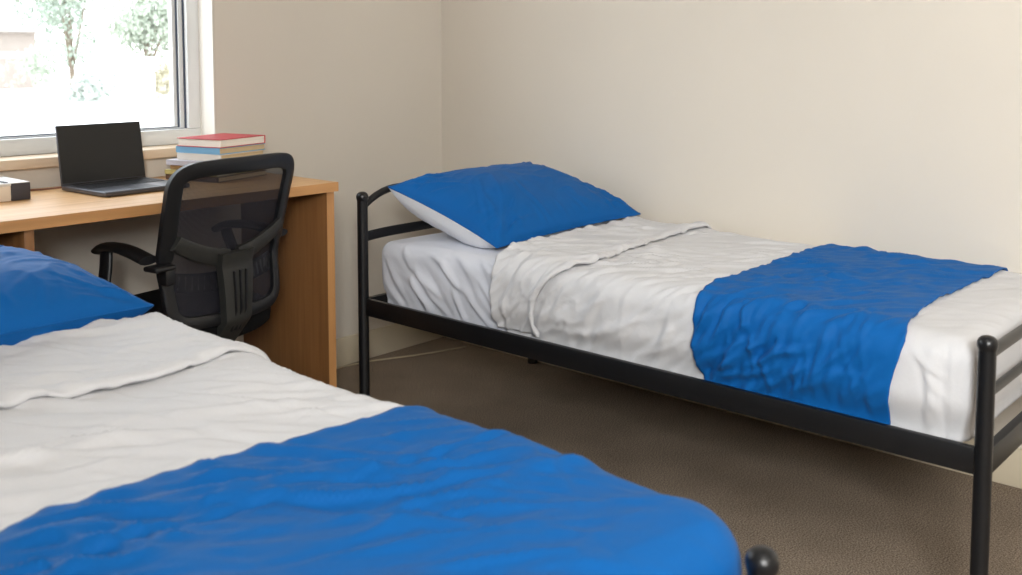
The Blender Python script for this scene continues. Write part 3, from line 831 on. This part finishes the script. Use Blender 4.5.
# Y-shaped support: spine and two arms
sp = [(-0.0, 0.635), (0.0, 0.60), (0.0, 0.55), (-0.003, 0.50), (-0.008, 0.45), (-0.014, 0.41), (-0.020, 0.375), (-0.022, 0.352)]
spc = cr2(sp, 5, False)
ws = [0.118 - 0.036 * min(1, (0.635 - p[1]) / 0.24) for p in spc]
spine = ribbon('spine', spc, ws, 0.036, M['plastic2'], CH, False, lambda z_: -0.030 + 0.05 * max(0, 0.60 - z_) + 0.8 * max(0, 0.45 - z_))
for dx in (-0.022, 0.0, 0.022):
    ribbon('spine_rib', [(dx, 0.585), (dx * .9 - 0.002, 0.53), (dx * .8 - 0.006, 0.48), (dx * .7 - 0.012, 0.42)], 0.006, 0.008, M['plastic'], spine, False, lambda z_: -0.050 + 0.05 * max(0, 0.60 - z_) + 0.8 * max(0, 0.45 - z_))
for s in (-1, 1):
    arm = cr2([(s * 0.02, 0.618), (s * 0.08, 0.632), (s * 0.14, 0.655), (s * 0.192, 0.682)], 5, False)
    ribbon('support_arm', arm, [0.05 - 0.012 * i_ / len(arm) for i_ in range(len(arm))], 0.020, M['plastic2'], CH, False, -0.014)
ribbon('lumbar_band', cr2([(-0.188, 0.575), (-0.1, 0.560), (0.0, 0.555), (0.1, 0.560), (0.188, 0.575)], 5, False), 0.05, 0.008, M['plastic'], CH, False, 0.008)
# lumbar adjuster tab on the left edge
bm = bmesh.new()
box(bm, (-0.262, yb(0.62) - 0.02, 0.616), (-0.196, yb(0.62) + 0.035, 0.630), 0.006, 3)
box(bm, (-0.222, yb(0.60) - 0.012, 0.575), (-0.190, yb(0.60) + 0.02, 0.618), 0.005, 2)
obj('adjuster_tab', bm, M['plastic'], CH, angle=40)
# seat cushion
def cushion(bm, cx, cy, cz, hx, hy, hz_, p=3.2, n=36, m_=14):
    rings = []
    for j in range(m_ + 1):
        ph = -math.pi / 2 + math.pi * j / m_
        rr = math.cos(ph) ** 0.45 if 0 < j < m_ else 0; zz = math.sin(ph)
        zz = math.copysign(abs(zz) ** 0.7, zz)
        ring = []
        for k in range(n):
            th = 2 * math.pi * k / n; c_, s_ = math.cos(th), math.sin(th)
            d = (abs(c_) ** p + abs(s_) ** p) ** (-1 / p)
            x, y = c_ * d * rr * hx, s_ * d * rr * hy
            z_ = zz * hz_
            z_ += -0.02 * max(0, y / hy - 0.55) ** 2 * 3 + 0.006 * (x / hx) ** 2
            ring.append(bm.verts.new((cx + x, cy + y, cz + z_)))
        rings.append(ring)
    for a_, b_ in zip(rings[:-1], rings[1:]):
        for k in range(n):
            bm.faces.new((a_[k], a_[(k + 1) % n], b_[(k + 1) % n], b_[k]))
    bmesh.ops.remove_doubles(bm, verts=bm.verts, dist=1e-5)
bm = bmesh.new(); cushion(bm, 0, 0.015, 0.420, 0.245, 0.235, 0.052); obj('seat', bm, M['seatcloth'], CH, smooth=True)
bm = bmesh.new(); box(bm, (-0.19, -0.15, 0.375), (0.19, 0.2, 0.398), 0.01, 3); obj('seat_pan', bm, M['plastic'], CH, angle=40)
bm = bmesh.new(); box(bm, (-0.075, -0.12, 0.335), (0.075, 0.1, 0.378), 0.012, 3); mech = obj('tilt_mechanism', bm, M['plastic'], CH, angle=40)
bm = bmesh.new(); box(bm, (-0.028, -0.235, 0.338), (0.028, -0.10, 0.372), 0.01, 3); obj('back_bracket', bm, M['plastic'], CH, angle=40)
bm = bmesh.new(); tube(bm, [(-0.06, 0.0, 0.355), (-0.20, -0.01, 0.352), (-0.24, -0.01, 0.350)], 0.005, 10); obj('height_lever', bm, M['plastic'], mech, smooth=True)
# armrests: pad on a curved post
for s in (-1, 1):
    bm = bmesh.new()
    pts = smooth_path([(s * 0.243, -0.175, 0.642), (s * 0.238, -0.11, 0.654), (s * 0.228, -0.04, 0.659), (s * 0.216, 0.03, 0.654), (s * 0.208, 0.065, 0.640)], 6)
    tube(bm, pts, 0.02, 16, flat=(0.030, 0.012))
    pad = obj('armrest_pad', bm, M['plastic'], CH, angle=60)
    bm = bmesh.new()
    pts = smooth_path([(s * 0.214, 0.035, 0.648), (s * 0.225, 0.025, 0.60), (s * 0.250, 0.005, 0.52), (s * 0.252, -0.02, 0.44), (s * 0.235, -0.03, 0.380), (s * 0.15, -0.03, 0.372)], 6)
    tube(bm, pts, 0.02, 14, flat=(0.011, 0.024), ref=(0, 1, 0))
    obj('armrest_post', bm, M['plastic'], CH, angle=60)
bm = bmesh.new(); lathe(bm, [(0.026, 0.11), (0.026, 0.235), (0.021, 0.238)], (0, 0, 0), 20); obj('gas_column', bm, M['plastic'], CH, angle=40)
bm = bmesh.new(); lathe(bm, [(0.014, 0.236), (0.014, 0.338)], (0, 0, 0), 18); obj('piston', bm, M['chrome'], CH, angle=40)
bm = bmesh.new(); lathe(bm, [(0.045, 0.075), (0.048, 0.10), (0.036, 0.125), (0.028, 0.13)], (0, 0, 0), 24); hub = obj('base_hub', bm, M['plastic'], CH, angle=40)
for k in range(5):
    a = math.radians(72 * k + 20); ca, sa = math.cos(a), math.sin(a)
    bm = bmesh.new(); tube(bm, [(0.03 * ca, 0.03 * sa, 0.10), (0.16 * ca, 0.16 * sa, 0.088), (0.27 * ca, 0.27 * sa, 0.070)], [0.022, 0.018, 0.013], 12)
    sp_ = obj('base_spoke', bm, M['plastic'], CH, smooth=True)
    bm = bmesh.new()
    for sgn in (-1, 1):
        mt_ = Matrix.Translation((0.27 * ca - sa * 0.014 * sgn, 0.27 * sa + ca * 0.014 * sgn, 0.026)) @ Matrix.Rotation(a, 4, 'Z') @ Matrix.Rotation(math.pi / 2, 4, 'X')
        b3 = bmesh.ops.create_cone(bm, cap_ends=True, segments=20, radius1=0.026, radius2=0.026, depth=0.014, matrix=mt_)
    box(bm, (-0.006, -0.006, 0.03), (0.006, 0.006, 0.068), mtx=Matrix.Translation((0.27 * ca, 0.27 * sa, 0)))
    obj('caster', bm, M['rubber'], sp_, angle=40)

# ------------------------------------------------------------------ pale cable on the carpet
bm = bmesh.new()
tube(bm, smooth_path([(-0.95, -0.035, 0.004), (-0.72, -0.030, 0.004), (-0.56, -0.028, 0.004), (-0.43, -0.055, 0.004), (-0.25, -0.13, 0.004), (-0.06, -0.19, 0.004)], 8), 0.0035, 8)
tag(obj('floor_cable', bm, M['cable2'], smooth=True), 'thin pale cable lying on the carpet along the skirting under the bed', 'cable')

# ------------------------------------------------------------------ outside
M['ground'] = mat('pale_pavement', srgb(236, 234, 230), 0.9, noise=0.05, nscale=0.4)
M['render'] = mat('pink_render', srgb(166, 154, 146), 0.9, noise=0.1, nscale=1.2)
M['roofm'] = mat('pale_roof', srgb(172, 164, 160), 0.8, noise=0.05)
M['paintw'] = mat('white_post_paint', srgb(240, 240, 238), 0.6, noise=0.02)
M['trunk'] = mat('bark', srgb(140, 124, 108), 0.9, noise=0.3, nscale=8)
for k, c in {'leaf_green': (174, 186, 172), 'leaf_pale': (190, 198, 182), 'leaf_yellow': (204, 196, 172), 'leaf_grey': (188, 196, 188)}.items():
    M[k] = mat(k, srgb(*c), 0.8, noise=0.2, nscale=3)
struct(quick('trim_1', (-30, 0.6, -0.3), (80, 80, -0.12), M['ground']))
bpy.data.objects['trim_1'].name = 'ground_outside'
def leafy(name, label, cat, x, y, h, rad, z0, mk, seed, trunk=True, n=4500, grp=None, leaf=0.09):
    rs = random.Random(seed)
    root = empty(name, label, cat, (x, y, -0.12), 0, grp)
    cs = []
    for _ in range(9):
        a = rs.uniform(0, 6.28); r = rad * math.sqrt(rs.random()) * 0.65
        cs.append((math.cos(a) * r, math.sin(a) * r, rs.uniform(z0 + (h - z0) * .2, h - rad * .35), rad * rs.uniform(0.35, 0.6)))
    bm = bmesh.new()
    for _ in range(n):
        c = rs.choice(cs); d = Vector((rs.gauss(0, 1), rs.gauss(0, 1), rs.gauss(0, 1))).normalized() * c[3] * rs.uniform(0.6, 1.05)
        p = Vector(c[:3]) + d
        if p.z < 0.05: p.z = 0.05 + rs.random() * 0.1
        q = Euler((rs.uniform(0, 6), rs.uniform(0, 6), rs.uniform(0, 6))).to_matrix()
        s = leaf * rs.uniform(0.6, 1.3)
        vs = [bm.verts.new(p + q @ Vector(v)) for v in ((-s, 0, 0), (0, -s * .5, s * .1), (s, 0, 0), (0, s * .5, s * .1))]
        bm.faces.new(vs)
    obj('crown', bm, M[mk], root)
    if trunk:
        bm = bmesh.new(); tube(bm, [(0, 0, 0), (0.03, 0.02, z0 * .6), (0, 0, z0 + (h - z0) * .5)], [rad * .07, rad * .05, rad * .03], 10)
        for c in cs[:5]: tube(bm, [(0, 0, z0 * .7), c[:3]], [rad * .035, rad * .012], 8)
        obj('trunk', bm, M['trunk'], root, smooth=True)
    return root
# far building with a flat roof
bg = empty('building', 'low pale pink building with flat roof across the road at the left of the window', 'building', (5.0, 36.0, -0.12))
quick('wall', (-14, 0, 0), (8.9, 6, 2.1), M['render'], bg)
quick('roof', (-14.3, -0.4, 2.1), (9.1, 6.3, 2.25), M['roofm'], bg)
quick('band', (-14.0, -0.04, 1.1), (8.9, 0.0, 1.4), M['roofm'], bg)
leafy('tree', 'tall grey-green tree left of centre outside the window', 'tree', 12.3, 29.7, 5.15, 1.6, 0.9, 'leaf_green', 3, grp='trees across the road')
leafy('tree', 'pale spreading tree to the right outside the window', 'tree', 12.6, 25.4, 3.3, 1.5, 1.1, 'leaf_pale', 4, grp='trees across the road')
leafy('tree', 'slim pale tree at the right side of the window view', 'tree', 16.8, 29.2, 2.9, 1.5, 0.8, 'leaf_grey', 5, grp='trees across the road')
leafy('shrub', 'round green shrub in front of the pink building', 'shrub', 9.9, 27.2, 1.6, 0.9, 0.2, 'leaf_pale', 6, False, 600, 'shrubs across the road')
leafy('shrub', 'yellowish shrub right of the white gate post', 'shrub', 12.55, 24.3, 1.3, 0.8, 0.15, 'leaf_yellow', 7, False, 600, 'shrubs across the road')
leafy('shrub', 'small yellow shrub furthest right outside', 'shrub', 13.7, 24.2, 1.25, 0.6, 0.15, 'leaf_yellow', 8, False, 450, 'shrubs across the road')
leafy('shrub', 'low grey-green shrub by the thin white post', 'shrub', 10.3, 24.15, 0.8, 0.9, 0.1, 'leaf_grey', 9, False, 500, 'shrubs across the road')
def post_(x, y, w_, h, lab):
    bm = bmesh.new(); box(bm, (-w_ / 2, -w_ / 2, 0), (w_ / 2, w_ / 2, h), 0.01); box(bm, (-w_ * .65, -w_ * .65, h), (w_ * .65, w_ * .65, h + 0.06), 0.01)
    o = obj('fence_post', bm, M['paintw']); o.location = (x, y, -0.12); tag(o, lab, 'post', 'white posts across the road')
post_(10.75, 23.4, 0.18, 0.75, 'short white post left of the thick one outside the window')
post_(11.6, 23.6, 0.30, 1.15, 'thick white gate post near the middle of the window view')

# ------------------------------------------------------------------ ceiling lamp added for fill light (out of view)
lampo = empty('added_ceiling_light', 'round white ceiling light added out of view for fill', 'lamp', (-2.4, -3.0, RH))
bm = bmesh.new(); lathe(bm, [(0.0, -0.07), (0.10, -0.065), (0.16, -0.045), (0.18, -0.015), (0.18, 0.0)], (0, 0, 0), 32)
md = mat('added_lamp_diffuser', srgb(245, 242, 236), 0.5, noise=0.02); obj('diffuser', bm, md, lampo, smooth=True)

# ------------------------------------------------------------------ light
wd = bpy.data.worlds.new('sky'); sc.world = wd; wd.use_nodes = True
nt = wd.node_tree; bgn = nt.nodes['Background']
tc = nt.nodes.new('ShaderNodeTexCoord'); sx = nt.nodes.new('ShaderNodeSeparateXYZ'); rp = nt.nodes.new('ShaderNodeValToRGB')
nt.links.new(tc.outputs['Generated'], sx.inputs[0]); nt.links.new(sx.outputs['Z'], rp.inputs[0]); nt.links.new(rp.outputs[0], bgn.inputs[0])
rp.color_ramp.elements[0].position = 0.0; rp.color_ramp.elements[0].color = (0.95, 0.975, 1.0, 1)
rp.color_ramp.elements[1].position = 0.6; rp.color_ramp.elements[1].color = (0.86, 0.93, 1.0, 1)
bgn.inputs[1].default_value = 4.2

def area(name, loc, rot, sx_, sy_, power, col, spread=180):
    l = bpy.data.lights.new(name, 'AREA'); l.shape = 'RECTANGLE'; l.size = sx_; l.size_y = sy_
    l.energy = power; l.color = col; l.spread = math.radians(spread)
    o = bpy.data.objects.new(name, l); COL.objects.link(o); o.location = loc; o.rotation_euler = rot
    return o
# daylight through the high window in the left wall
area('daylight_left_window', (RX0 - 0.24, (LY0 + LY1) / 2, (LZ0 + LZ1) / 2), (0, math.radians(-90), 0), LZ1 - LZ0, LY1 - LY0, 225, (1.0, 0.985, 0.965))
# sky portal at the desk window
p = area('desk_window_portal', ((WX0 + WX1) / 2, 0.17, (WZ0 + WZ1) / 2), (math.radians(-90), 0, 0), WX1 - WX0, WZ1 - WZ0, 1, (1, 1, 1))
p.data.cycles.is_portal = True
# weak overhead fill below the added ceiling lamp
l = bpy.data.lights.new('overhead_fill_light', 'AREA'); l.shape = 'DISK'; l.size = 0.5; l.energy = 4; l.color = (1.0, 0.95, 0.88)
o = bpy.data.objects.new('overhead_fill_light', l); COL.objects.link(o); o.location = (-2.4, -3.0, RH - 0.10)

# ------------------------------------------------------------------ camera
cam = bpy.data.cameras.new('camera'); co = bpy.data.objects.new('camera', cam); COL.objects.link(co); sc.camera = co
Rw = Matrix(((0.66524516, -0.05884017, 0.74430284), (-0.74662499, -0.05242677, 0.66317611), (0.0, -0.9968898, -0.07880819)))
right = Rw.col[0]; down = Rw.col[1]; fwd = Rw.col[2]
m3 = Matrix((right, -down, -fwd)).transposed()
mw = m3.to_4x4(); mw.translation = Vector((-2.913, -2.974, 1.17)); co.matrix_world = mw
cam.sensor_fit = 'HORIZONTAL'; cam.sensor_width = 36.0; cam.lens = 36.0 * 1017.03 / 1022
cam.shift_x = 0.0; cam.shift_y = (134.4 - 287.5) / 1022
cam.clip_start = 0.05; cam.clip_end = 300
cam.dof.use_dof = True; cam.dof.focus_distance = 2.9; cam.dof.aperture_fstop = 5.0

sc.view_settings.view_transform = 'Standard'; sc.view_settings.look = 'None'
sc.view_settings.gamma = 1.0; sc.view_settings.exposure = 0.16; sc.view_settings.use_curve_mapping = False
sc.cycles.use_denoising = True; sc.cycles.denoising_prefilter = 'ACCURATE'
sc.cycles.max_bounces = 10; sc.cycles.diffuse_bounces = 4; sc.cycles.transparent_max_bounces = 12
sc.cycles.sample_clamp_indirect = 6
